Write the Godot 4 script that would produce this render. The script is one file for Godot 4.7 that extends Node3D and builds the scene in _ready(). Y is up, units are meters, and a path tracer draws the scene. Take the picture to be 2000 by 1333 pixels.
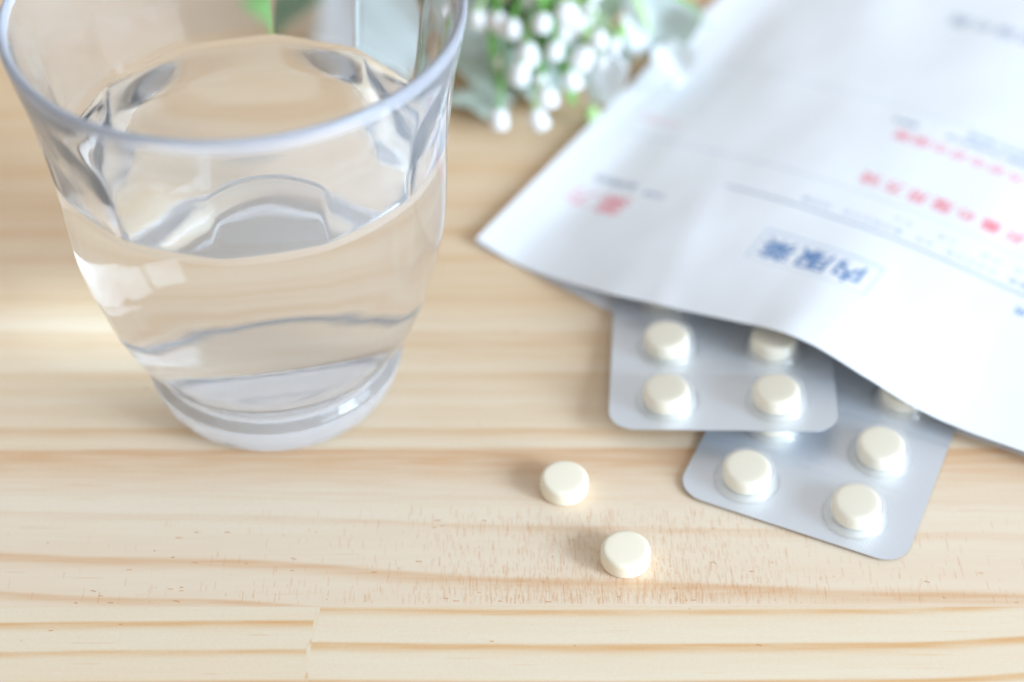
extends Node3D
# A tumbler of water, two tablets, two blister packs, a paper medicine bag and an artificial
# flower bunch on a glued pine table top. Lengths are written in millimetres and scaled by MM.

const MM := 0.001

# ---------------------------------------------------------------- helpers
func p3(x: float, y: float, z: float) -> Vector3:
	return Vector3(x, y, z) * MM

func a3(a: Array) -> Vector3:
	return Vector3(a[0], a[1], a[2]) * MM

func lerp_table(xs: Array, ys: Array, x: float) -> float:
	if x <= xs[0]:
		return ys[0]
	for i in range(1, xs.size()):
		if x <= xs[i]:
			return lerpf(ys[i - 1], ys[i], (x - xs[i - 1]) / (xs[i] - xs[i - 1]))
	return ys[ys.size() - 1]

func smooth_table(xs: Array, ys: Array, x: float) -> float:   # a cubic through the points, without overshoot beyond the ends
	var n := xs.size()
	if x <= xs[0]:
		return ys[0]
	if x >= xs[n - 1]:
		return ys[n - 1]
	for i in range(1, n):
		if x <= xs[i]:
			var h: float = xs[i] - xs[i - 1]
			var t: float = (x - xs[i - 1]) / h
			var m0: float = tangent(xs, ys, i - 1)
			var m1: float = tangent(xs, ys, i)
			var t2 := t * t
			var t3 := t2 * t
			return (2 * t3 - 3 * t2 + 1) * ys[i - 1] + (t3 - 2 * t2 + t) * h * m0 + (-2 * t3 + 3 * t2) * ys[i] + (t3 - t2) * h * m1
	return ys[n - 1]

func tangent(xs: Array, ys: Array, i: int) -> float:
	var n := xs.size()
	if i == 0:
		return (ys[1] - ys[0]) / (xs[1] - xs[0])
	if i == n - 1:
		return (ys[n - 1] - ys[n - 2]) / (xs[n - 1] - xs[n - 2])
	var a: float = (ys[i] - ys[i - 1]) / (xs[i] - xs[i - 1])
	var b: float = (ys[i + 1] - ys[i]) / (xs[i + 1] - xs[i])
	return 0.0 if a * b <= 0.0 else 2.0 * a * b / (a + b)

# A grid of points: rows of equal length. Returns [vertices, normals, uvs, indices]; turned so that the signed volume (closed) or the mean of normal.up (open) is positive.
func grid_arrays(rows: Array, wrap: bool, up := Vector3.ZERO, uvs: Array = []) -> Array:
	var nr := rows.size()
	var nc: int = rows[0].size()
	var v := PackedVector3Array()
	for r in rows:
		v.append_array(r)
	var idx := PackedInt32Array()
	var last := nc if wrap else nc - 1
	for i in nr - 1:
		for j in last:
			var k := (j + 1) % nc
			var a := i * nc + j
			var b := i * nc + k
			var c := (i + 1) * nc + j
			var d := (i + 1) * nc + k
			idx.append_array([a, b, d, a, d, c])
	var nor := PackedVector3Array()
	nor.resize(v.size())
	var sign_sum := 0.0
	for t in range(0, idx.size(), 3):
		var a := v[idx[t]]
		var b := v[idx[t + 1]]
		var c := v[idx[t + 2]]
		var n := (c - a).cross(b - a)
		nor[idx[t]] += n
		nor[idx[t + 1]] += n
		nor[idx[t + 2]] += n
		sign_sum += n.dot(up) if up != Vector3.ZERO else n.dot(a)
	if sign_sum < 0.0:
		for t in range(0, idx.size(), 3):
			var s := idx[t + 1]
			idx[t + 1] = idx[t + 2]
			idx[t + 2] = s
	var f := -1.0 if sign_sum < 0.0 else 1.0
	for i in nor.size():
		nor[i] = (nor[i] * f).normalized()
	# points drawn together (poles) share one normal
	for i in [0, nr - 1]:
		if v[i * nc].distance_squared_to(v[i * nc + nc / 2]) < 1e-14:
			var s := Vector3.ZERO
			for j in nc:
				s += nor[i * nc + j]
			for j in nc:
				nor[i * nc + j] = s.normalized()
	var uv := PackedVector2Array()
	for r in uvs:
		uv.append_array(r)
	return [v, nor, uv, idx]

func put(mesh: ArrayMesh, g: Array, material: Material, idx = null) -> void:
	var arr := []
	arr.resize(Mesh.ARRAY_MAX)
	arr[Mesh.ARRAY_VERTEX] = g[0]
	arr[Mesh.ARRAY_NORMAL] = g[1]
	if g[2].size() == g[0].size():
		arr[Mesh.ARRAY_TEX_UV] = g[2]
	arr[Mesh.ARRAY_INDEX] = g[3] if idx == null else idx
	mesh.add_surface_from_arrays(Mesh.PRIMITIVE_TRIANGLES, arr)
	mesh.surface_set_material(mesh.get_surface_count() - 1, material)

func obj(called: String, mesh: Mesh, parent: Node, at := Vector3.ZERO) -> MeshInstance3D:
	var o := MeshInstance3D.new()
	o.name = called
	o.mesh = mesh
	o.position = at
	parent.add_child(o, true)
	return o

func thing(called: String, label: String, category: String, at := Vector3.ZERO, group := "") -> Node3D:
	var o := Node3D.new()
	o.name = called
	o.position = at
	add_child(o, true)
	tag(o, label, category, group)
	return o

func tag(o: Node, label: String, category: String, group := "") -> void:
	o.set_meta("label", label)
	o.set_meta("category", category)
	if group:
		o.set_meta("group", group)

func ring(n: int, r: float, y: float) -> PackedVector3Array:
	var a := PackedVector3Array()
	for j in n:
		var t := TAU * j / n
		a.append(p3(r * cos(t), y, r * sin(t)))
	return a

func lathe(profile: Array, n: int, material: Material) -> ArrayMesh:
	var rows := []
	for q in profile:
		rows.append(ring(n, q[0], q[1]))
	var m := ArrayMesh.new()
	put(m, grid_arrays(rows, true), material)
	return m

# A sheet with real thickness: top grid, bottom grid and a rim.
func sheet(top: Array, thick: float, up: Vector3, material: Material, uvs: Array = [], under: Material = null) -> ArrayMesh:
	var g := grid_arrays(top, false, up, uvs)
	var nr := top.size()
	var nc: int = top[0].size()
	var bottom := []
	for i in nr:
		var row := PackedVector3Array()
		for j in nc:
			row.append(top[i][j] - g[1][i * nc + j] * thick)
		bottom.append(row)
	var m := ArrayMesh.new()
	put(m, g, material)
	put(m, grid_arrays(bottom, false, -up, uvs), under if under else material)
	var loop := []
	for j in nc:
		loop.append([0, j])
	for i in range(1, nr):
		loop.append([i, nc - 1])
	for j in range(nc - 2, -1, -1):
		loop.append([nr - 1, j])
	for i in range(nr - 2, 0, -1):
		loop.append([i, 0])
	var st := SurfaceTool.new()
	st.begin(Mesh.PRIMITIVE_TRIANGLES)
	var mid := Vector3.ZERO
	for r in top:
		mid += r[nc / 2]
	mid /= nr
	for k in loop.size():
		var e = loop[k]
		var f = loop[(k + 1) % loop.size()]
		var a: Vector3 = top[e[0]][e[1]]
		var b: Vector3 = top[f[0]][f[1]]
		var c: Vector3 = bottom[e[0]][e[1]]
		var d: Vector3 = bottom[f[0]][f[1]]
		var n := (c - a).cross(b - a)
		if n.length_squared() < 1e-24:
			continue
		var turn := n.dot((a + b) * 0.5 - mid) < 0.0
		var nn := n.normalized() * (-1.0 if turn else 1.0)
		var quad := [a, c, b, b, c, d] if turn else [a, b, c, b, d, c]
		for q in quad:
			st.set_normal(nn)
			st.set_uv(Vector2.ZERO)
			st.add_vertex(q)
	st.set_material(under if under else material)
	st.commit(m)
	return m

func tube(path: Array, radii: Array, n: int, material: Material) -> ArrayMesh:
	var rows := []
	var side := Vector3.RIGHT
	for i in path.size():
		var d: Vector3 = (path[mini(i + 1, path.size() - 1)] - path[maxi(i - 1, 0)]).normalized()
		if absf(d.dot(side)) > 0.95:
			side = Vector3.UP
		var s := (side - d * side.dot(d)).normalized()
		var t := d.cross(s)
		side = s
		var row := PackedVector3Array()
		for j in n:
			var a := TAU * j / n
			row.append(path[i] + (s * cos(a) + t * sin(a)) * radii[mini(i, radii.size() - 1)] * MM)
		rows.append(row)
	var first := PackedVector3Array()
	var end := PackedVector3Array()
	for j in n:
		first.append(path[0])
		end.append(path[path.size() - 1])
	rows.push_front(first)
	rows.append(end)
	var m := ArrayMesh.new()
	put(m, grid_arrays(rows, true), material)
	return m

func mat(c: Color, rough := 0.6, spec := 0.5) -> StandardMaterial3D:
	var m := StandardMaterial3D.new()
	m.albedo_color = c
	m.roughness = rough
	m.metallic_specular = spec
	return m

func solid_glass(ior: float, c := Color(1, 1, 1), veil := 0.005) -> StandardMaterial3D:
	var m := StandardMaterial3D.new()
	m.transparency = BaseMaterial3D.TRANSPARENCY_ALPHA
	m.albedo_color = Color(c.r, c.g, c.b, veil)
	m.roughness = 0.0
	m.refraction_enabled = true
	m.refraction_scale = (ior - 1.0) / 10.0
	return m

# ---------------------------------------------------------------- wood
const PLANK_W := 34.3
const TEX_LEN := 350.0

# lines: [mm from the rear edge, fade towards the rear, fade towards the front, strength]; off: mm by which the grain is shifted along x, in steps across the texture
func wood_texture(number: int, lines: Array, off_rear: Array, off_front: Array, base: Color, dark: Color, pores: float, ticks := false) -> ImageTexture:
	var w := 2048
	var h := 200
	var lut := PackedFloat32Array()
	lut.resize(1400)
	for i in 1400:
		var q := (i - 350) / 20.0
		var s := 0.0
		for l in lines:
			var d: float = q - l[0]
			var f: float = -d / l[1] if d < 0.0 else d / l[2]
			if f < 4.0:
				s = maxf(s, l[3] * exp(-f * f * 0.9)) + 0.12 * l[3] * exp(-f * f * 0.9)
		lut[i] = s
	var noise := FastNoiseLite.new()
	noise.seed = number
	noise.noise_type = FastNoiseLite.TYPE_SIMPLEX
	noise.frequency = 0.11
	noise.fractal_octaves = 3
	var fine := noise.get_image(128, h, false, false, false)
	fine.resize(w, h, Image.INTERPOLATE_CUBIC)
	fine.convert(Image.FORMAT_L8)
	var fb := fine.get_data()
	noise.frequency = 0.02
	noise.seed = number + 50
	var broad := noise.get_image(96, h, false, false, false)
	broad.resize(w, h, Image.INTERPOLATE_CUBIC)
	broad.convert(Image.FORMAT_L8)
	var bb := broad.get_data()
	noise.frequency = 0.35
	noise.seed = number + 90
	noise.fractal_octaves = 2
	var grit := noise.get_image(w / 2, h, false, false, false)
	grit.resize(w, h, Image.INTERPOLATE_NEAREST)
	grit.convert(Image.FORMAT_L8)
	var gb := grit.get_data()
	var ofr := PackedFloat32Array()
	var off := PackedFloat32Array()
	for x in w:
		var u := float(x) / w
		ofr.append(sample(off_rear, u))
		off.append(sample(off_front, u))
	var out := PackedByteArray()
	out.resize(w * h * 3)
	var k := 0
	var br := base.r * 255.0
	var bg := base.g * 255.0
	var bl := base.b * 255.0
	var dr := dark.r * 255.0 - br
	var dg := dark.g * 255.0 - bg
	var db := dark.b * 255.0 - bl
	var i := 0
	for y in h:
		var v := (y + 0.5) / h
		var mm := v * PLANK_W
		var grain := smoothstep(0.42, 0.8, v) * pores
		for x in w:
			var q := mm - ofr[x] * (1.0 - v) - off[x] * v
			var s := lut[clampi(int((q + 17.5) * 20.0), 0, 1399)]
			var n := fb[i] / 255.0 - 0.5
			var m := bb[i] / 255.0 - 0.5
			s = s * (0.68 + n * 0.5) + n * 0.07 + m * 0.10 + grain * (0.16 + (gb[i] / 255.0 - 0.5) * 0.28)
			s = clampf(s, -0.15, 1.15)
			var li := 1.0 + (gb[i] / 255.0 - 0.5) * 0.025
			out[k] = clampi(int((br + dr * s) * li), 0, 255)
			out[k + 1] = clampi(int((bg + dg * s) * li), 0, 255)
			out[k + 2] = clampi(int((bl + db * s) * li), 0, 255)
			k += 3
			i += 1
	var img := Image.create_from_data(w, h, false, Image.FORMAT_RGB8, out)
	var rng := RandomNumberGenerator.new()
	rng.seed = number * 7 + 3
	# resin flecks: short dashes along the grain
	for f in int(22 + 260 * pores):
		var x := rng.randi_range(0, w - 30)
		var y := int(h * (rng.randf() if pores < 0.1 else 0.42 + 0.56 * sqrt(rng.randf())))
		var c := dark.lerp(Color8(168, 104, 62), rng.randf_range(0.1, 0.9))
		var l := rng.randi_range(1, 6)
		for d in l:
			var px := x + d
			var py := mini(y + (1 if d > l / 2 and f % 3 == 0 else 0), h - 1)
			if px < w:
				img.set_pixel(px, py, img.get_pixel(px, py).lerp(c, 0.75))
	# long faint streaks of latewood
	for f in 60:
		var x := rng.randi_range(0, w - 60)
		var y := rng.randi_range(1, h - 2)
		var wgt := rng.randf_range(0.08, 0.35)
		var l := rng.randi_range(10, 55)
		for d in l:
			img.set_pixel(x + d, y, img.get_pixel(x + d, y).lerp(dark, wgt * sin(PI * d / l)))
	if ticks:   # raised fibre torn across the grain
		for f in 2600:
			var u := (rng.randf() + rng.randf() + rng.randf()) / 3.0
			var x := int(w * (0.53 + (0.13 if f % 3 else 0.32) * (u - 0.5) * 2.0))
			var y0 := int(h * (0.985 - 0.55 * pow(rng.randf(), 1.6)))
			var l := rng.randi_range(3, 13)
			var c := base.lerp(Color8(190, 120, 70), rng.randf_range(0.4, 1.0))
			var wgt := rng.randf_range(0.04, 0.30)
			for d in l:
				var py := y0 - d
				if py > 0 and py < h:
					img.set_pixel(x, py, img.get_pixel(x, py).lerp(c, wgt))
	img.generate_mipmaps()
	return ImageTexture.create_from_image(img)

func sample(a: Array, u: float) -> float:
	var f := clampf(u, 0.0, 0.9999) * (a.size() - 1)
	var i := int(f)
	var t := f - i
	t = t * t * (3.0 - 2.0 * t)
	return lerpf(a[i], a[i + 1], t)

func finger(z: float) -> float:   # the interlocking finger joint at a plank's end
	return 0.35 * sin(z * 2.1) + 0.8 * sin(z * 0.37 + 1.0) + 0.3 * sin(z * 5.3)

func plank(x0: float, x1: float, z_rear: float, material: Material, u_start: float, jag0: bool, jag1: bool, parent: Node) -> void:
	var rows := []
	var uvs := []
	var chamfer := 0.05
	var zs := [0.02, 0.02, chamfer + 0.02]
	for k in range(1, 40):
		zs.append(PLANK_W * k / 40.0)
	zs.append_array([PLANK_W - chamfer - 0.02, PLANK_W - 0.02, PLANK_W - 0.02])
	var ys := []
	for k in zs.size():
		ys.append(0.0)
	ys[0] = -18.0
	ys[1] = -chamfer
	ys[zs.size() - 1] = -18.0
	ys[zs.size() - 2] = -chamfer
	var st := SurfaceTool.new()
	st.begin(Mesh.PRIMITIVE_TRIANGLES)
	st.set_smooth_group(-1)
	for k in zs.size() - 1:
		var za: float = zs[k]
		var zb: float = zs[k + 1]
		var xa0 := x0 + (finger(za) if jag0 else 0.0) + 0.005
		var xb0 := x0 + (finger(zb) if jag0 else 0.0) + 0.005
		var xa1 := x1 + (finger(za) if jag1 else 0.0) - 0.005
		var xb1 := x1 + (finger(zb) if jag1 else 0.0) - 0.005
		var a := [xa0, ys[k], za]
		var b := [xa1, ys[k], za]
		var c := [xb1, ys[k + 1], zb]
		var d := [xb0, ys[k + 1], zb]
		for q in [a, b, c, a, c, d]:
			st.set_uv(Vector2((q[0] - x0 + u_start) / TEX_LEN, q[2] / PLANK_W))
			st.add_vertex(p3(q[0], q[1], z_rear + q[2]))
		for e in [[xa0, xb0, true], [xa1, xb1, false]]:   # end grain
			var t0 := [e[0], ys[k], za]
			var t1 := [e[1], ys[k + 1], zb]
			var l0 := [e[0], -18.0, za]
			var l1 := [e[1], -18.0, zb]
			var quad := [t0, t1, l0, t1, l1, l0] if e[2] else [t0, l0, t1, t1, l0, l1]
			for q in quad:
				st.set_uv(Vector2((q[0] - x0 + u_start) / TEX_LEN, q[2] / PLANK_W))
				st.add_vertex(p3(q[0], q[1], z_rear + q[2]))
	st.generate_normals()
	st.set_material(material)
	obj("plank", st.commit(), parent)

func wood(tex: Texture2D) -> StandardMaterial3D:
	var m := mat(Color(1, 1, 1), 0.52, 0.35)
	m.albedo_texture = tex
	m.heightmap_enabled = false
	return m

func build_table() -> void:
	var table := thing("table_top", "pale pine table top of glued planks under everything", "table")
	var pale := Color8(229, 209, 182)
	var tan := Color8(208, 161, 112)
	var zero := [0.0, 0.0]
	# front plank, left and right of the finger joint (grain lines read off the photograph)
	var front_left := wood(wood_texture(11, [[3.0, 0.3, 0.9, 0.75], [8.6, 0.3, 0.8, 0.55], [14.4, 0.3, 1.0, 0.7], [20.5, 0.3, 0.9, 0.6], [27.0, 0.3, 1.0, 0.7], [32.0, 0.3, 1.0, 0.6]],
		[14.0, 2.5, 0.0], [14.0, 2.5, 0.0], Color8(228, 209, 181), Color8(212, 154, 94), 0.0))
	var front_right := wood(wood_texture(12, [[0.6, 0.4, 0.8, 0.6], [7.3, 0.35, 1.1, 0.8], [14.3, 0.35, 1.0, 0.75], [21.0, 0.3, 1.0, 0.7], [28.0, 0.3, 1.0, 0.6]],
		[0.0, 0.4, 0.2, -2.2, -4.2, -5.0, -6.0, -7.0, -8.0], [0.2, 0.3, -0.4, -3.0, -4.4, -5.0, -6.0, -7.0, -8.0], Color8(229, 211, 184), Color8(212, 155, 95), 0.0))
	var pored := wood(wood_texture(13, [[0.2, 0.2, 7.0, 0.72], [11.0, 0.4, 1.0, 0.2], [12.6, 0.4, 0.7, 0.12], [17.5, 0.4, 1.1, 0.24], [28.6, 0.6, 1.6, 0.56], [38.0, 0.4, 1.2, 0.5]],
		[0.6, 0.5, 0.3, 0.0, -0.2, 0.0, 0.3], [-12.0, -9.0, -5.2, 0.6, 3.4, 5.5, 7.5], Color8(229, 211, 187), Color8(207, 154, 106), 0.45, true))
	var kinds := []
	var rng := RandomNumberGenerator.new()
	for k in 5:
		rng.seed = 400 + k * 17
		var lines := []
		var z := rng.randf_range(-12.0, -8.0)
		while z < 48.0:
			lines.append([z, rng.randf_range(0.5, 1.2), rng.randf_range(1.2, 3.4), rng.randf_range(0.15, 0.6)])
			z += rng.randf_range(2.6, 6.4)
		var sl := rng.randf_range(-5.0, 5.0)
		var b: Color = pale.lerp(Color8(222, 187, 143), [0.05, 0.3, 0.42, 0.5, 0.3][k])
		kinds.append(wood(wood_texture(20 + k, lines, [0.0, sl * 0.3 + rng.randf_range(-1, 1), sl * 0.6, sl], [0.0, sl * 0.4, sl * 0.5 + rng.randf_range(-1, 1), sl * 0.9], b, tan, 0.0)))
	var row0 := -179.2 - PLANK_W * 0.0
	for row in range(-3, 12):
		var z_rear := row0 - PLANK_W * row
		if row == 0:
			plank(-381.0, -31.0, z_rear, front_left, 0.0, false, true, table)
			plank(-31.0, 84.5, z_rear, front_right, 0.0, true, true, table)
			plank(84.5, 400.0, z_rear, front_left, 0.0, true, false, table)
		elif row == 1:
			plank(-400.0, -170.0, z_rear, kinds[2], 40.0, false, true, table)
			plank(-170.0, 180.0, z_rear, pored, 0.0, true, true, table)
			plank(180.0, 400.0, z_rear, kinds[0], 0.0, true, false, table)
		else:
			var k := posmod(row - 2, 5)
			var cut := -168.0 - 13.0 * posmod(row * 5, 7)
			plank(-400.0, cut, z_rear, kinds[(k + 2) % 5], 60.0, false, true, table)
			plank(cut, cut + 345.0, z_rear, kinds[k], 0.0, true, true, table)
			plank(cut + 345.0, 400.0, z_rear, kinds[(k + 3) % 5], 20.0, true, false, table)

# ---------------------------------------------------------------- tumbler and water
const SIDES := 12
const GLASS_IOR := 1.27
const GLASS_VEIL := 0.12  # milky white share that lightens the wall above the water
const WATER_Y := 51.7

func facet(a: float, turn: float, amount: float) -> float:   # 1 at the corners of a twelve-sided section, less on its flats
	var step := TAU / SIDES
	var d := fposmod(a - turn + step * 0.5, step) - step * 0.5   # 0 at a corner
	var f := cos(step * 0.5) / cos(step * 0.5 - absf(d))
	return lerpf(1.0, f, amount)

func section(r: float, y: float, amount: float) -> PackedVector3Array:
	var a := PackedVector3Array()
	var n := 288
	for j in n:
		var t := TAU * j / n
		var rr := r * facet(t, -PI / 2.0 + deg_to_rad(2.0), amount)
		a.append(p3(rr * cos(t), y, rr * sin(t)))
	return a

var inner_y := [10.8, 10.9, 11.3, 12.1, 13.2, 15.0, 17.5, 20.0, 23.0, 27.0, 33.0, 40.0, 46.0, 52.0, 60.0, 67.0, 72.0, 75.5]
var inner_r := [12.0, 15.5, 17.4, 18.6, 19.6, 21.0, 22.7, 24.1, 25.2, 26.4, 27.7, 28.6, 28.9, 29.1, 30.1, 31.2, 32.3, 33.3]

func inner_facet(y: float) -> float:
	return smoothstep(32.0, 48.0, y) * (1.0 - smoothstep(58.0, 70.0, y)) * 0.85

func build_tumbler(at: Vector3) -> void:
	var oy := [0.0, 0.25, 0.9, 2.0, 3.5, 5.0, 6.2, 7.0, 7.8, 8.5, 9.2, 10.2, 12.0, 14.0, 16.0, 18.0, 20.0, 22.0, 24.5, 27.0, 30.0, 33.0, 37.0, 41.0, 46.0, 51.0, 55.0, 60.0, 64.0, 67.0, 70.0, 72.5, 75.0]
	var orr := [18.8, 19.6, 20.3, 21.0, 21.6, 22.0, 22.25, 22.2, 21.8, 21.2, 21.05, 21.5, 22.7, 23.9, 25.0, 26.0, 26.75, 27.4, 28.1, 28.75, 29.5, 30.1, 30.7, 31.0, 31.25, 31.5, 31.8, 32.3, 32.8, 33.3, 33.9, 34.4, 34.8]
	var rows := []
	# under the foot: a shallow hollow
	for q in [[0.0, 1.5], [6.0, 1.45], [12.0, 1.3], [15.0, 1.0], [16.4, 0.5], [17.2, 0.12], [17.8, 0.0]]:
		rows.append(section(q[0], q[1], 0.0))
	var y := 0.0
	var foot_row := -1
	var line_row := -1
	while y <= 75.0:
		var r := smooth_table(oy, orr, y)
		if foot_row < 0 and y > 9.2:
			foot_row = rows.size()
		if line_row < 0 and y > WATER_Y:
			line_row = rows.size()
		var amount := smoothstep(31.0, 48.0, y) * (1.0 - smoothstep(58.0, 71.0, y)) * 0.2
		rows.append(section(r, y, amount))
		y += 0.3 if y < 10.0 else 0.75
	var rim_row := rows.size() - 1
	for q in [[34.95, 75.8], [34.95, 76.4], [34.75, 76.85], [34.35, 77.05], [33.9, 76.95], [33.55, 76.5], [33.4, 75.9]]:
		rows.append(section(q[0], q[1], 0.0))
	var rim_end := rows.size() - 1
	y = 75.3
	var wet_row := -1
	var floor_row := -1
	while y > 10.95:
		if wet_row < 0 and y <= WATER_Y + 0.5:
			y = WATER_Y + 0.5
			wet_row = rows.size()
		if floor_row < 0 and y < 15.5:
			floor_row = rows.size()
		rows.append(section(smooth_table(inner_y, inner_r, y), y, inner_facet(y)))
		y -= 0.7 if y > 20.0 else (0.4 if y > 13.0 else 0.2)
	for q in [[15.0, 10.86], [12.0, 10.8], [6.0, 10.7], [0.0, 10.65]]:
		rows.append(section(q[0], q[1], 0.0))
	var g := grid_arrays(rows, true)
	var nc := 288
	var cut := wet_row * nc * 6
	var m := ArrayMesh.new()
	var tint := Color(0.975, 0.985, 1.0)
	put(m, g, solid_glass(1.36, tint, 0.12), g[3].slice(0, 7 * nc * 6))   # the underside, with milky white mixed in to brighten the foot
	put(m, g, solid_glass(1.36, tint, 0.14), g[3].slice(7 * nc * 6, foot_row * nc * 6))  # the foot, its brightness helped by a milky share in the colour
	put(m, g, solid_glass(GLASS_IOR, tint, 0.03), g[3].slice(foot_row * nc * 6, line_row * nc * 6))
	put(m, g, solid_glass(GLASS_IOR, tint, GLASS_VEIL), g[3].slice(line_row * nc * 6, rim_row * nc * 6))
	put(m, g, solid_glass(GLASS_IOR, Color(0.95, 0.96, 1.0), 0.32), g[3].slice(rim_row * nc * 6, rim_end * nc * 6))   # milky white in the rim stands in for light guided up the wall
	put(m, g, solid_glass(GLASS_IOR, tint, 0.03), g[3].slice(rim_end * nc * 6, cut))
	var clear := mat(Color(1, 1, 1, 0.0), 0.6)   # the wetted wall all but vanishes; the floor still shows
	clear.transparency = BaseMaterial3D.TRANSPARENCY_ALPHA
	put(m, g, clear, g[3].slice(cut, floor_row * nc * 6))
	put(m, g, solid_glass(1.09), g[3].slice(floor_row * nc * 6))
	var t := obj("tumbler", m, self, at)
	tag(t, "clear flared tumbler with twelve flat sides, half full of water", "glass")
	# the water: its own body a hair inside the wall, with a small meniscus where it climbs the glass
	var wr := []
	for q in [[0.0, 10.75], [6.0, 10.8], [12.0, 10.9], [15.0, 10.96]]:
		wr.append(section(q[0], q[1], 0.0))
	y = 11.2
	while y < WATER_Y + 0.45:
		wr.append(section(smooth_table(inner_y, inner_r, y) - 0.04, y, inner_facet(y)))
		y += 0.7
	var side_rows := wr.size()
	var top := WATER_Y
	var edge := smooth_table(inner_y, inner_r, top + 0.45)
	for d in [0.05, 0.12, 0.25, 0.45, 0.7, 1.0, 1.4, 1.9, 2.6, 3.5]:
		wr.append(section(edge - d, top + 0.45 * exp(-d / 0.6), inner_facet(top)))
	for d in [6.0, 12.0, 20.0]:
		wr.append(section(edge - d, top, inner_facet(top) * (1.0 - d / 20.0)))
	wr.append(section(0.0, top, 0.0))
	var wg := grid_arrays(wr, true)
	var wm := ArrayMesh.new()
	var wcut := side_rows * nc * 6
	var still := mat(Color(1, 1, 1, 0.0), 0.6)   # inside the wall nothing shows between water and glass
	still.transparency = BaseMaterial3D.TRANSPARENCY_ALPHA
	put(wm, wg, still, wg[3].slice(0, wcut))
	put(wm, wg, solid_glass(1.33), wg[3].slice(wcut))
	var w := obj("water", wm, self, at)
	tag(w, "clear still water filling two thirds of the tumbler", "water")
# ---------------------------------------------------------------- tablets
var tablet_mesh: ArrayMesh

func make_tablet_mesh() -> void:
	var m := mat(Color8(241, 231, 208), 0.85, 0.2)
	var grain := FastNoiseLite.new()
	grain.seed = 3
	grain.frequency = 0.09
	var img := grain.get_seamless_image(256, 256)
	img.convert(Image.FORMAT_L8)
	img.bump_map_to_normal_map(2.5)
	m.normal_enabled = true
	m.normal_texture = ImageTexture.create_from_image(img)
	m.normal_scale = 0.35
	m.uv1_triplanar = true
	m.uv1_scale = Vector3.ONE * 120.0
	tablet_mesh = lathe([[0.0, 0.02], [2.6, 0.02], [3.5, 0.04], [3.72, 0.1], [3.88, 0.24], [3.97, 0.42], [4.0, 0.65], [4.0, 1.5], [4.0, 2.3], [3.98, 2.55], [3.91, 2.78], [3.78, 2.98], [3.58, 3.13], [3.32, 3.21], [2.9, 3.25], [1.8, 3.27], [0.0, 3.28]], 64, m)

func loose_tablet(at: Vector3, label: String) -> void:
	var t := obj("tablet", tablet_mesh, self, at)
	tag(t, label, "tablet", "loose tablets on the table")

# ---------------------------------------------------------------- blister packs
const PACK_W := 39.0
const PACK_MARGIN := 7.4
const PACK_ROW := 14.6
const PACK_COL := 18.86
var foil: StandardMaterial3D
var foil_under: StandardMaterial3D
var film: StandardMaterial3D
var pocket_mesh: ArrayMesh
var bead_mesh: ArrayMesh

func make_pack_materials() -> void:
	# the fine lozenge knurling pressed into the foil
	var img := Image.create(128, 128, false, Image.FORMAT_L8)
	for y in 128:
		for x in 128:
			var a := absf(fposmod((x + y) / 16.0, 1.0) - 0.5) * 2.0
			var b := absf(fposmod((x - y) / 16.0, 1.0) - 0.5) * 2.0
			var h := minf(smoothstep(0.0, 0.5, a), smoothstep(0.0, 0.5, b))
			img.set_pixel(x, y, Color(h, h, h))
	img.bump_map_to_normal_map(1.0)
	var tex := ImageTexture.create_from_image(img)
	foil = mat(Color8(236, 241, 247), 0.42, 0.5)
	foil.metallic = 0.75
	foil.normal_enabled = true
	foil.normal_texture = tex
	foil.normal_scale = 0.5
	foil.clearcoat_enabled = true
	foil.clearcoat = 0.6
	foil.clearcoat_roughness = 0.06
	foil_under = mat(Color8(205, 208, 212), 0.42, 0.5)
	foil_under.metallic = 0.9
	film = StandardMaterial3D.new()
	film.transparency = BaseMaterial3D.TRANSPARENCY_ALPHA
	film.albedo_color = Color(1, 1, 1, 0.07)
	film.roughness = 0.04
	film.cull_mode = BaseMaterial3D.CULL_DISABLED
	var outer := [[5.75, 0.03], [5.5, 0.06], [5.28, 0.15], [5.1, 0.32], [5.0, 0.55], [4.93, 1.0], [4.84, 1.8], [4.76, 2.6], [4.64, 3.1], [4.44, 3.42], [4.1, 3.6], [3.5, 3.68], [2.0, 3.7], [0.0, 3.71]]
	var inner := [[0.0, 3.5], [2.0, 3.49], [3.4, 3.46], [3.95, 3.38], [4.24, 3.2], [4.44, 2.9], [4.56, 2.4], [4.64, 1.8], [4.72, 1.0], [4.78, 0.35], [4.9, 0.05]]
	pocket_mesh = lathe(outer + inner, 72, film)
	var bead := []
	for k in 13:
		var a := TAU * k / 12.0
		bead.append([5.4 + 0.13 * cos(a), 0.22 - 0.12 * sin(a)])
	bead_mesh = lathe(bead, 72, solid_glass(1.4))

func pack_height(s: float, t: float, length: float, warp: float) -> float:   # the slight warp of a handled sheet and the scored lines between rows
	var y := warp * (sin(s * 0.09 + t * 0.05) * 0.5 + cos(t * 0.11 - s * 0.03) * 0.35)
	for k in 3:
		var line := PACK_MARGIN + PACK_ROW * (k + 0.5)
		y -= 0.10 * exp(-pow((t - line) / 0.22, 2.0))
	return y

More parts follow.
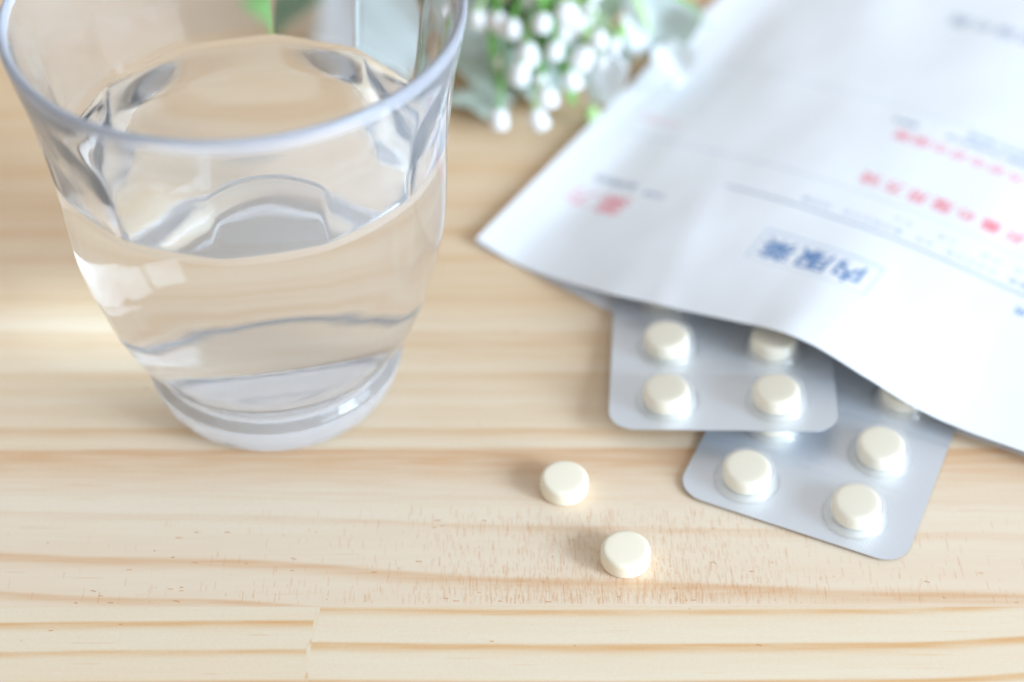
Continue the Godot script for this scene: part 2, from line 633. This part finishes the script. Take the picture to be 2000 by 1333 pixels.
func blister_pack(label: String, at: Vector3, yaw: float, pitch: float, roll: float, pockets: Array, warp: float) -> void:
	var o := thing("blister_pack", label, "blister pack", at, "silver blister packs")
	o.basis = Basis(Vector3.UP, yaw) * Basis(Vector3.RIGHT, pitch) * Basis(Vector3.BACK, roll)
	var length := PACK_MARGIN * 2.0 + PACK_ROW * 2.0
	var r := 4.6
	var ts := []
	for k in 13:
		ts.append(r * (1.0 - cos(PI * 0.5 * k / 12.0)))
	var t := r + 0.6
	while t < length - r:
		ts.append(t)
		t += 0.55
	for k in 13:
		ts.append(length - r + r * sin(PI * 0.5 * k / 12.0))
	var rows := []
	var uvs := []
	for tt in ts:
		var e := minf(tt, length - tt)
		var half := PACK_W * 0.5
		if e < r:
			half -= r - sqrt(maxf(0.0, r * r - (r - e) * (r - e)))
		var row := PackedVector3Array()
		var uv := PackedVector2Array()
		for j in 49:
			var s := -half + 2.0 * half * j / 48.0
			row.append(p3(s, pack_height(s, tt, length, warp), -tt))
			uv.append(Vector2(s, tt) / 7.2)
		rows.append(row)
		uvs.append(uv)
	obj("foil_sheet", sheet(rows, 0.22 * MM, Vector3.UP, foil, uvs, foil_under), o)
	var rng := RandomNumberGenerator.new()
	rng.seed = int(at.x * 1000.0) + 5
	for q in pockets:
		var s: float = q[0] * PACK_COL * 0.5
		var tt: float = PACK_MARGIN + PACK_ROW * q[1]
		var y := pack_height(s, tt, length, warp)
		var dome := obj("clear_pocket", pocket_mesh, o, p3(s, y, -tt))
		obj("pocket_rim", bead_mesh, dome)
		obj("tablet", tablet_mesh, o, p3(s + rng.randf_range(-0.45, -0.2), y + 0.05, -tt + rng.randf_range(-0.2, 0.2)))

# ---------------------------------------------------------------- paper bag
var bag_c := Vector2(-6.9, -267.3)
var bag_u := Vector2(0.845, 0.535)
var bag_v := Vector2(0.535, -0.845)
const BAG_W := 150.0
const BAG_L := 200.0
var edge_u := [0.0, 5.0, 9.0, 14.0, 20.0, 32.0, 39.0, 46.0, 57.0, 67.0, 71.0, 75.0, 81.0, 90.0, 97.0, 105.0, 125.0, 146.0, 150.0]
var edge_h := [1.6, 0.85, 0.5, 0.9, 1.9, 4.7, 5.9, 7.0, 8.9, 10.6, 10.4, 9.6, 8.0, 4.9, 3.6, 3.1, 2.5, 1.8, 1.0]
var body_u := [0.0, 5.0, 9.0, 20.0, 35.0, 50.0, 65.0, 80.0, 100.0, 125.0, 146.0, 150.0]
var body_h := [1.8, 1.2, 1.2, 2.8, 4.9, 6.1, 6.7, 6.3, 5.0, 4.0, 2.0, 1.0]
var crease := FastNoiseLite.new()

func mouth(u: float) -> float:
	return lerp_table([0.0, 4.0, 32.0, 64.0, 97.0, 109.0, 150.0], [0.0, -0.4, -3.0, -1.0, 2.3, 3.1, 5.0], u)

func front_mouth(u: float) -> float:
	return mouth(u) + lerp_table([0.0, 60.0, 80.0, 100.0, 125.0], [0.0, 0.0, -2.2, -2.2, -1.0], u)

func bag_height(u: float, v: float) -> float:
	var e := smooth_table(edge_u, edge_h, u)
	var b := smooth_table(body_u, body_h, u)
	b *= lerpf(1.0, 0.5, smoothstep(55.0, 150.0, v))
	var y := b + (e - b) * exp(-pow(maxf(v, 0.0) / 22.0, 1.5))
	var inside := smoothstep(0.0, 14.0, u) * smoothstep(0.0, 14.0, BAG_W - u)
	y += crease.get_noise_2d(u, v * 0.6) * 0.6 * inside * smoothstep(4.0, 20.0, v)
	y += crease.get_noise_2d(u * 3.6 + 200.0, v * 3.1) * 0.06 * inside
	# a soft crease running back from the mouth
	var d := u - 40.0 + v * 0.22
	y += 0.16 * exp(-d * d / 9.0) * inside * smoothstep(60.0, 10.0, v)
	return maxf(y, 0.45)

func on_bag(u: float, v: float, y: float) -> Vector3:
	var q := bag_c + bag_u * u + bag_v * v
	return p3(q.x, y, q.y)

func build_bag() -> void:
	crease.seed = 5
	crease.noise_type = FastNoiseLite.TYPE_SIMPLEX_SMOOTH
	crease.frequency = 0.022
	crease.fractal_octaves = 2
	var bag := thing("medicine_bag", "white paper medicine bag with red and blue Japanese print, mouth open over the packs", "paper bag")
	var plain := mat(Color8(237, 238, 240), 0.95, 0.1)
	var printed := mat(Color(1, 1, 1), 0.95, 0.1)
	printed.albedo_texture = bag_print()
	for m in [plain, printed]:
		m.backlight_enabled = true
		m.backlight = Color(0.22, 0.22, 0.22)
	var rows := []
	var uvs := []
	for i in 126:
		var row := PackedVector3Array()
		var uv := PackedVector2Array()
		var u := BAG_W * i / 125.0
		var v0 := front_mouth(u)
		for j in 121:
			var v := lerpf(v0, BAG_L, pow(j / 120.0, 1.35))
			row.append(on_bag(u, v, bag_height(u, v)))
			uv.append(Vector2(u / BAG_W, (v + 6.0) / 206.0))
		rows.append(row)
		uvs.append(uv)
	obj("front_panel", sheet(rows, 0.1 * MM, Vector3.UP, printed, uvs, plain), bag)
	rows = []
	for i in 61:
		var row := PackedVector3Array()
		var u := BAG_W * i / 60.0
		for j in 41:
			var v := lerpf(mouth(u), BAG_L, j / 40.0)
			row.append(on_bag(u, v, 0.25 + 0.05 * sin(u * 0.11 + v * 0.04)))
		rows.append(row)
	obj("back_panel", sheet(rows, 0.1 * MM, Vector3.UP, plain), bag)
	for side in 2:   # the side folds join the two panels
		rows = []
		var u := 0.0 if side == 0 else BAG_W
		var inward := 2.6 if side == 0 else -2.6
		for j in 60:
			var v := lerpf(mouth(u) + 0.3, BAG_L, j / 59.0)
			var top := bag_height(u, v) - 0.06
			var row := PackedVector3Array()
			for k in 9:
				var f := k / 8.0
				row.append(on_bag(u + inward * sin(PI * f) , v, lerpf(top, 0.26, f)))
			rows.append(row)
		var sm := sheet(rows, 0.08 * MM, (Vector3(-bag_u.x, 0.0, -bag_u.y) if side == 0 else Vector3(bag_u.x, 0.0, bag_u.y)), plain)
		obj("side_fold", sm, bag)

# stroke shapes of the characters printed on the bag, in a unit square with y down
const GLYPHS := {
	"naka": [[.15, .25, .15, .95], [.15, .25, .85, .25, .85, .92, .72, .95], [.5, .05, .5, .35, .28, .75], [.5, .4, .75, .72]],
	"fuku": [[.12, .1, .12, .6, .05, .95], [.12, .1, .4, .1, .4, .92, .32, .95], [.12, .35, .4, .35], [.12, .6, .4, .6], [.55, .1, .55, .97], [.55, .1, .88, .1, .88, .38, .8, .4], [.58, .5, .88, .5, .58, .95], [.62, .58, .95, .95]],
	"kusuri": [[.08, .14, .92, .14], [.33, .03, .33, .24], [.67, .03, .67, .24], [.5, .22, .45, .3], [.36, .3, .36, .58, .64, .58, .64, .3, .36, .3], [.36, .44, .64, .44], [.12, .3, .24, .38], [.1, .58, .26, .48], [.88, .3, .76, .38], [.9, .58, .74, .48], [.05, .68, .95, .68], [.5, .58, .5, .98], [.48, .7, .1, .95], [.52, .7, .9, .95]],
	"o": [[.15, .28, .7, .28], [.38, .08, .38, .8, .2, .85, .15, .7, .45, .5, .75, .5, .85, .68, .7, .88, .55, .9], [.75, .12, .92, .3]],
	"no": [[.52, .2, .45, .6, .28, .8, .15, .6, .25, .3, .5, .18, .8, .3, .88, .6, .7, .85, .55, .92]],
	"you": [[.18, .1, .18, .6, .08, .95], [.18, .1, .85, .1, .85, .9, .75, .95], [.18, .37, .85, .37], [.18, .63, .85, .63], [.5, .1, .5, .92]],
	"kata": [[.5, .03, .5, .18], [.05, .22, .95, .22], [.42, .22, .38, .6, .1, .95], [.4, .48, .8, .48, .75, .88, .6, .93]],
	"hou": [[.1, .1, .22, .2], [.05, .38, .18, .46], [.08, .95, .25, .62], [.4, .25, .9, .25], [.65, .05, .65, .5], [.33, .5, .97, .5], [.58, .52, .42, .88, .85, .84], [.75, .68, .92, .95]],
}
const PRINT_SCALE := 8.0   # pixels per mm

func stroke(img: Image, a: Vector2, b: Vector2, wide: float, c: Color) -> void:
	var n := maxi(1, int(a.distance_to(b) / (wide * 0.3)))
	for i in n + 1:
		var q := a.lerp(b, float(i) / n)
		img.fill_rect(Rect2i(int(q.x - wide * 0.5), int(q.y - wide * 0.5), maxi(1, int(wide)), maxi(1, int(wide))), c)

# the print stands on its head in the photograph: it reads from the bag's far end, so characters run towards smaller u and downwards is towards larger v
func glyph(img: Image, called: String, u: float, v: float, size: float, wide: float, c: Color) -> void:
	for s in GLYPHS[called]:
		for k in range(0, s.size() - 2, 2):
			var a := Vector2(u - s[k] * size, v + 6.0 + s[k + 1] * size) * PRINT_SCALE
			var b := Vector2(u - s[k + 2] * size, v + 6.0 + s[k + 3] * size) * PRINT_SCALE
			stroke(img, a, b, wide * PRINT_SCALE, c)

func rule(img: Image, u0: float, u1: float, v: float, wide: float, c: Color) -> void:
	stroke(img, Vector2(u0, v + 6.0) * PRINT_SCALE, Vector2(u1, v + 6.0) * PRINT_SCALE, maxf(1.0, wide * PRINT_SCALE), c)

func text_line(img: Image, u_right: float, v: float, size: float, pitch: float, words: Array, c: Color) -> void:
	var u := u_right
	for q in words:
		if q != "":
			glyph(img, q, u, v, size, size * 0.14, c)
		u -= pitch

func bag_print() -> ImageTexture:
	var img := Image.create(1200, 1648, false, Image.FORMAT_RGB8)
	var paper := Color8(236, 237, 239)
	img.fill(paper)
	var blue := Color8(108, 140, 184)
	var slate := Color8(146, 160, 182)
	var gray := Color8(166, 174, 188)
	var red := Color8(234, 142, 150)
	var pink := Color8(236, 172, 182)
	# the large title
	glyph(img, "naka", 70.3, 18.8, 6.4, 0.8, blue)
	glyph(img, "fuku", 63.3, 18.8, 6.4, 0.75, blue)
	glyph(img, "kusuri", 56.1, 18.8, 6.4, 0.7, blue)
	rule(img, 48.5, 72.0, 27.0, 0.5, Color8(176, 194, 216))
	rule(img, 48.5, 72.0, 17.6, 0.3, Color8(196, 208, 224))
	stroke(img, Vector2(48.5, 23.6) * PRINT_SCALE, Vector2(48.5, 33.0) * PRINT_SCALE, 3.0, Color8(190, 204, 222))
	stroke(img, Vector2(72.0, 23.6) * PRINT_SCALE, Vector2(72.0, 33.0) * PRINT_SCALE, 3.0, Color8(190, 204, 222))
	# rules across the bag
	rule(img, 35.0, 146.0, 36.6, 0.6, slate)
	rule(img, 8.0, 146.0, 46.3, 0.3, Color8(190, 198, 212))
	rule(img, 11.0, 146.0, 77.7, 0.3, Color8(200, 206, 218))
	# small print in two lines above the rule
	text_line(img, 144.0, 38.3, 1.7, 2.1, ["kata", "you", "fuku", "no", "hou", "", "kusuri", "fuku", "you", "", "o", "kusuri", "no", "you", "", "kata", "hou", "no", "", "you", "fuku", "", "o", "kusuri", "kusuri", "", "no", "o", "kata", "no", "you", "", "no", "o", "", "fuku", "hou", "you", "kata", "no", "o", "", "hou", "you", "kusuri"], slate)
	text_line(img, 144.0, 41.6, 1.7, 2.2, ["you", "fuku", "", "no", "kata", "you", "", "hou", "fuku", "", "kusuri", "", "no", "o", "", "you", "fuku", "", "", "kata", "kusuri", "", "you", "hou", "", "o", "fuku", "", "", "no", "you", "", "", "o", "no"], gray)
	# red lines
	text_line(img, 90.6, 49.0, 4.0, 5.0, ["o", "kusuri", "no", "fuku", "you", "kata", "hou"], red)
	text_line(img, 120.0, 49.0, 4.0, 5.0, ["you", "hou", "no", "kata", "fuku"], red)
	text_line(img, 100.0, 65.8, 3.6, 4.0, ["you", "hou", "o", "no", "kata", "o", "no", "o", "no", "fuku", "kusuri"], pink)
	text_line(img, 16.5, 51.4, 1.7, 1.9, ["kata", "you", "hou", "fuku", "you"], pink)
	# blue grey block behind the second red line
	text_line(img, 92.0, 71.5, 1.8, 1.9, ["you", "fuku", "kusuri", "hou", "you", "fuku", "kusuri", "kata", "you", "hou", "fuku", "you", "kata", "you", "", "", "", "fuku", "kusuri", "you"], gray)
	text_line(img, 88.0, 74.4, 1.8, 1.9, ["fuku", "kusuri", "you", "fuku", "hou", "you", "kata", "fuku", "you", "kusuri"], Color8(168, 186, 210))
	# stamp on the left
	glyph(img, "kusuri", 20.3, 19.6, 6.6, 0.6, red)
	glyph(img, "kata", 12.6, 19.8, 5.6, 0.5, pink)
	glyph(img, "no", 6.2, 20.4, 3.6, 0.2, Color8(238, 190, 198))
	text_line(img, 18.6, 28.9, 1.9, 1.9, ["fuku", "you", "kusuri", "hou", "you"], gray)
	text_line(img, 25.6, 27.8, 1.6, 1.6, ["you", "fuku", "kusuri"], slate)
	# far heading
	text_line(img, 100.0, 115.0, 4.6, 5.2, ["kusuri", "no", "fuku", "you", "hou", "kata", "you", "fuku", "no", "kusuri"], Color8(186, 192, 203))
	text_line(img, 96.0, 124.0, 2.0, 2.3, ["you", "fuku", "hou", "no", "kata", "kusuri", "you", "fuku", "hou", "you", "kata", "fuku", "no", "you"], gray)
	glyph(img, "you", 98.0, 31.0, 2.4, 0.3, blue)
	img.generate_mipmaps()
	return ImageTexture.create_from_image(img)

# ---------------------------------------------------------------- flowers
func blade(a: Vector3, b: Vector3, wide: float, arch: float, fold: float, material: Material, shape := 0) -> ArrayMesh:
	var rows := []
	var d := (b - a)
	var flat := Vector3(d.x, 0.0, d.z).normalized()
	var side := flat.cross(Vector3.UP).normalized()
	if shape == 2:   # stands on edge
		side = (side + Vector3.UP * 0.6).normalized()
	for i in 19:
		var t := i / 18.0
		var w := pow(sin(PI * clampf(0.06 + t * 0.92, 0.0, 1.0)), 0.75 if shape == 0 else 0.5) * wide * 0.5 * MM
		if shape == 1:
			w *= lerpf(0.8, 1.15, t)
		var c := a + d * t + Vector3.UP * sin(PI * t) * arch * MM
		var row := PackedVector3Array()
		for j in 9:
			var s := (j - 4) / 4.0
			row.append(c + side * w * s + Vector3.UP * (absf(s) * fold * w + 0.0006 * sin(t * 9.0 + s * 3.0) * (1.0 if shape > 0 else 0.2)))
		rows.append(row)
	return sheet(rows, 0.22 * MM, Vector3.UP, material)

func build_flowers() -> void:
	var hub := p3(4.0, 0.0, -345.0)
	var f := thing("flower_bunch", "artificial white bell flowers with green leaves lying behind the tumbler", "flowers", hub)
	var white := mat(Color8(245, 245, 245), 0.6, 0.3)
	var green := mat(Color8(124, 180, 92), 0.5, 0.4)
	var deep := mat(Color8(84, 124, 72), 0.5, 0.4)
	var lime := mat(Color8(186, 216, 150), 0.55, 0.4)
	var petal := mat(Color8(240, 244, 247), 0.7, 0.3)
	var mint := mat(Color8(216, 229, 226), 0.7, 0.3)
	var sage := mat(Color8(196, 209, 197), 0.7, 0.3)
	for m in [green, lime]:
		m.backlight_enabled = true
		m.backlight = Color(0.5, 0.6, 0.35)
	for m in [petal, mint, white]:
		m.backlight_enabled = true
		m.backlight = Color(0.5, 0.5, 0.5)
	var bells := [[-2.6, 6.0, -300.6, 1.9], [5.2, 6.0, -300.4, 1.9], [7.0, 9.0, -303.8, 1.9], [6.0, 11.0, -306.6, 1.5], [12.0, 12.0, -305.7, 1.9], [-2.1, 12.0, -311.7, 1.5], [1.7, 13.0, -306.6, 2.0], [3.2, 16.0, -309.3, 2.0], [14.6, 16.0, -308.0, 2.0], [10.8, 19.0, -312.0, 2.1], [10.9, 23.0, -313.2, 2.2], [-2.7, 20.0, -314.8, 1.9], [0.0, 20.0, -312.6, 1.7], [-7.1, 20.0, -315.8, 1.8], [17.5, 20.0, -308.5, 1.8], [6.2, 22.0, -311.6, 1.6], [8.8, 17.0, -308.9, 1.8], [13.0, 21.0, -312.2, 1.9], [1.0, 17.0, -316.6, 1.8], [-4.7, 18.0, -318.1, 1.8], [15.6, 22.0, -315.3, 2.0], [3.6, 23.0, -318.7, 1.9], [21.1, 14.0, -315.4, 1.7], [18.5, 12.0, -311.7, 1.7],
		[-4.0, 26.0, -322.0, 1.9], [16.0, 25.0, -320.0, 2.0], [3.0, 29.0, -326.0, 2.0], [11.0, 30.0, -332.0, 2.0], [-12.0, 22.0, -334.0, 1.9], [22.0, 22.0, -336.0, 1.9], [0.0, 27.0, -352.0, 2.0], [14.0, 24.0, -358.0, 2.0]]
	var profile := [[0.0, 0.9], [0.3, 0.88], [0.6, 0.72], [0.85, 0.35], [0.97, -0.1], [1.0, -0.5], [0.96, -0.85], [1.02, -1.05], [0.97, -1.08], [0.88, -0.85], [0.9, -0.5], [0.85, -0.1], [0.7, 0.35], [0.4, 0.65], [0.0, 0.7]]
	var bell_mesh := lathe(profile, 24, white)
	var rng := RandomNumberGenerator.new()
	rng.seed = 9
	for b in bells:
		var o := obj("bell_flower", bell_mesh, f, a3(b) - hub)
		o.scale = Vector3(1.0, rng.randf_range(0.95, 1.12), 1.0) * b[3] * rng.randf_range(0.95, 1.15)
		o.rotation = Vector3(rng.randf_range(-0.5, 0.3), rng.randf() * TAU, rng.randf_range(-0.4, 0.4))
		o.rotation_order = EULER_ORDER_YXZ
		var tip: Vector3 = a3(b) + o.basis.orthonormalized() * p3(0, b[3] * 0.85, 0)
		var root := p3(6.0 + rng.randf_range(-5, 5) + b[0] * 0.15, 14.0 + rng.randf_range(0, 6), -346.0)
		var mid := tip.lerp(root, 0.42) + p3(rng.randf_range(-2, 2), 7.0 + rng.randf_range(0, 4), 0)
		var path := []
		for i in 13:
			var t := i / 12.0
			path.append(tip * (1 - t) * (1 - t) + mid * 2 * t * (1 - t) + root * t * t - hub)
		obj("stem", tube(path, [0.35, 0.4, 0.45, 0.5], 8, green if rng.randf() < 0.6 else lime), f)
	var leaves := [[9.1, 24.0, -314.1, 10.1, 10.0, -309.1, 3.0, 0], [10.5, 12.0, -309.9, 12.9, 4.0, -307.0, 3.5, 0], [32.2, 22.0, -321.1, 41.9, 12.0, -324.0, 2.0, 0], [-4.4, 20.0, -320.3, -3.4, 8.0, -308.3, 2.0, 0], [1.1, 20.0, -324.2, 0.3, 12.0, -316.3, 4.5, 1], [25.0, 20.0, -324.2, 29.2, 12.0, -321.1, 1.8, 2], [-6.4, 22.0, -323.0, -1.6, 16.0, -320.8, 5.0, 1], [6.2, 26.0, -316.7, 7.9, 18.0, -313.9, 4.0, 0], [18.9, 24.0, -319.8, 21.9, 14.0, -320.0, 4.0, 1], [14.7, 24.0, -319.8, 15.3, 17.0, -315.4, 3.0, 2],
		[-52.6, 6.0, -330.9, -59.0, 11.0, -334.0, 8.0, 0], [-50.2, 3.0, -331.1, -38.5, 13.0, -335.7, 8.5, 1],
		[0.0, 20.0, -330.0, -8.0, 24.0, -350.0, 6.0, 0], [10.0, 22.0, -332.0, 22.0, 26.0, -354.0, 6.0, 1], [6.0, 18.0, -335.0, 6.0, 26.0, -365.0, 7.0, 0], [-6.0, 14.0, -338.0, -30.0, 12.0, -352.0, 7.0, 1], [14.0, 14.0, -336.0, 40.0, 14.0, -350.0, 6.0, 0], [0.0, 6.0, -330.0, -20.0, 5.0, -345.0, 8.0, 1], [4.0, 8.0, -326.0, 24.0, 8.0, -338.0, 7.0, 1]]
	for l in leaves:
		obj("leaf", blade(p3(l[0], l[1], l[2]) - hub, p3(l[3], l[4], l[5]) - hub, l[6], 1.5, 0.35, [green, deep, lime][l[7]]), f)
	var petals := [[21.6, 14.0, -311.5, 17.5, 5.0, -306.6, 10.0, 0], [26.2, 17.0, -326.0, 26.6, 8.0, -320.4, 6.5, 0], [35.3, 9.0, -323.2, 33.0, 5.0, -312.5, 9.5, 0], [36.4, 12.0, -334.8, 28.5, 6.0, -322.4, 18.0, 1], [-13.2, 6.0, -327.2, 0.5, 2.0, -312.2, 14.0, 2], [-14.2, 2.0, -313.5, -1.1, 0.8, -307.1, 9.0, 2], [-1.6, 5.0, -318.1, 9.1, 1.5, -311.1, 10.0, 2],
		[2.0, 8.0, -330.0, 4.0, 5.0, -315.0, 16.0, 2], [14.0, 9.0, -332.0, 12.0, 5.0, -312.0, 16.0, 1], [20.0, 6.0, -334.0, 20.0, 2.5, -320.0, 14.0, 2], [-6.0, 12.0, -338.0, -8.0, 6.0, -322.0, 14.0, 1], [9.0, 16.0, -342.0, 8.0, 12.0, -324.0, 16.0, 0], [18.0, 16.0, -340.0, 17.0, 12.0, -324.0, 14.0, 2],
		[-39.5, 3.0, -323.9, -33.9, 16.0, -334.6, 9.0, 0], [-27.6, 3.0, -317.3, -24.9, 18.0, -331.4, 15.0, 1],
		[-22.0, 12.0, -332.0, -30.0, 22.0, -350.0, 16.0, 1], [-34.0, 12.0, -338.0, -44.0, 20.0, -352.0, 12.0, 0], [26.0, 10.0, -334.0, 36.0, 16.0, -350.0, 14.0, 0], [-8.0, 10.0, -336.0, -14.0, 18.0, -356.0, 14.0, 1], [14.0, 8.0, -342.0, 18.0, 14.0, -366.0, 14.0, 0]]
	for l in petals:
		obj("petal", blade(p3(l[0], l[1], l[2]) - hub, p3(l[3], l[4], l[5]) - hub, l[6], 1.5, 0.25, [petal, mint, sage][l[7]], 1), f)
	var bud_mesh := lathe([[0.0, -1.2], [0.5, -1.05], [0.85, -0.6], [1.0, 0.0], [0.8, 0.6], [0.4, 1.05], [0.0, 1.25]], 20, lime)
	for b in [[16.4, 4.0, -304.7, 1.6], [14.6, 18.0, -312.4, 1.5], [22.9, 14.0, -319.6, 1.6]]:
		var o := obj("bud", bud_mesh, f, a3(b) - hub)
		o.scale = Vector3.ONE * b[3]

# ---------------------------------------------------------------- light
func window_pane(at: Vector3, towards: Vector3, size: Vector2, energy: float) -> void:
	var l := AreaLight3D.new()
	l.name = "window_pane_light"
	add_child(l, true)
	l.look_at_from_position(at, at + towards, Vector3.UP)
	l.area_size = size
	l.light_energy = energy
	l.light_color = Color(0.82, 0.91, 1.0)
	l.area_range = 6.0
	l.shadow_enabled = true

func _ready() -> void:
	# camera: a 64 mm lens 30 cm from the tablets, looking 43 degrees down
	var cam := Camera3D.new()
	cam.name = "camera"
	add_child(cam)
	cam.position = p3(0.0, 225.45, 0.0)
	cam.rotation = Vector3(deg_to_rad(-43.18), 0.0, 0.0)
	var lens := CameraAttributesPhysical.new()
	lens.frustum_focal_length = 63.74
	lens.frustum_near = 0.02
	lens.frustum_far = 20.0
	lens.frustum_focus_distance = 0.284
	lens.exposure_aperture = 7.2
	cam.attributes = lens
	cam.current = true
	# soft light of a bright room
	var env := Environment.new()
	env.background_mode = Environment.BG_COLOR
	env.background_color = Color(0.93, 0.925, 0.92)
	env.background_energy_multiplier = 0.75
	env.tonemap_mode = Environment.TONE_MAPPER_LINEAR
	env.tonemap_exposure = 0.96
	env.sdfgi_enabled = true
	env.ssao_enabled = true
	env.ssil_enabled = true
	var we := WorldEnvironment.new()
	we.name = "world_environment"
	we.environment = env
	add_child(we)
	# the window to the right: a bright middle sash and two dimmer ones
	var target := p3(20.0, 0.0, -220.0)
	var out := Vector3(0.883, 0.0, 0.469)
	var along := Vector3(-0.469, 0.0, 0.883)
	for sash in [[0.0, 3.0], [-0.40, 0.8], [0.40, 0.8]]:
		window_pane(target + out * 1.27 + along * sash[0] + Vector3.UP * 0.47, -out, Vector2(0.36, 0.54), sash[1])

	# added spots from the left stand in for light focused through the tumbler
	for spot in [[-65.0, -248.5, 0.75, 1.9], [-70.0, -239.5, 0.95, 2.0]]:
		var l := SpotLight3D.new()
		l.name = "added_caustic_spot"
		add_child(l, true)
		var to := p3(spot[0], 0.0, spot[1])
		l.look_at_from_position(to + Vector3(-0.62, 0.24, -0.03), to, Vector3.UP)
		l.spot_angle = spot[2]
		l.spot_angle_attenuation = 1.0
		l.light_energy = spot[3]
		l.light_color = Color(0.78, 0.9, 1.0)
		l.light_size = 0.012
		l.spot_range = 2.0
		l.shadow_enabled = true

	build_table()
	build_tumbler(p3(-41.6, 0.05, -232.1))
	make_tablet_mesh()
	make_pack_materials()
	build_bag()
	blister_pack("silver blister pack lying on top, its front edge level, half inside the bag", p3(35.8, 4.35, -213.4), -0.072, -0.066, 0.041,
		[[-1, 0], [1, 0], [-1, 1], [1, 1], [-1, 2], [1, 2]], 0.42)
	blister_pack("silver blister pack turned askew below the other, nearest the loose tablets", p3(44.9, 0.52, -194.9), -0.425, 0.016, -0.011,
		[[-1, 0], [1, 0], [-1, 1], [1, 1], [1, 2]], 0.3)
	loose_tablet(p3(8.68, 0.0, -203.96), "round cream tablet loose on the wood, farther from the front than the other")
	loose_tablet(p3(18.19, 0.0, -188.57), "round cream tablet loose on the wood, nearer the front of the table")
	build_flowers()
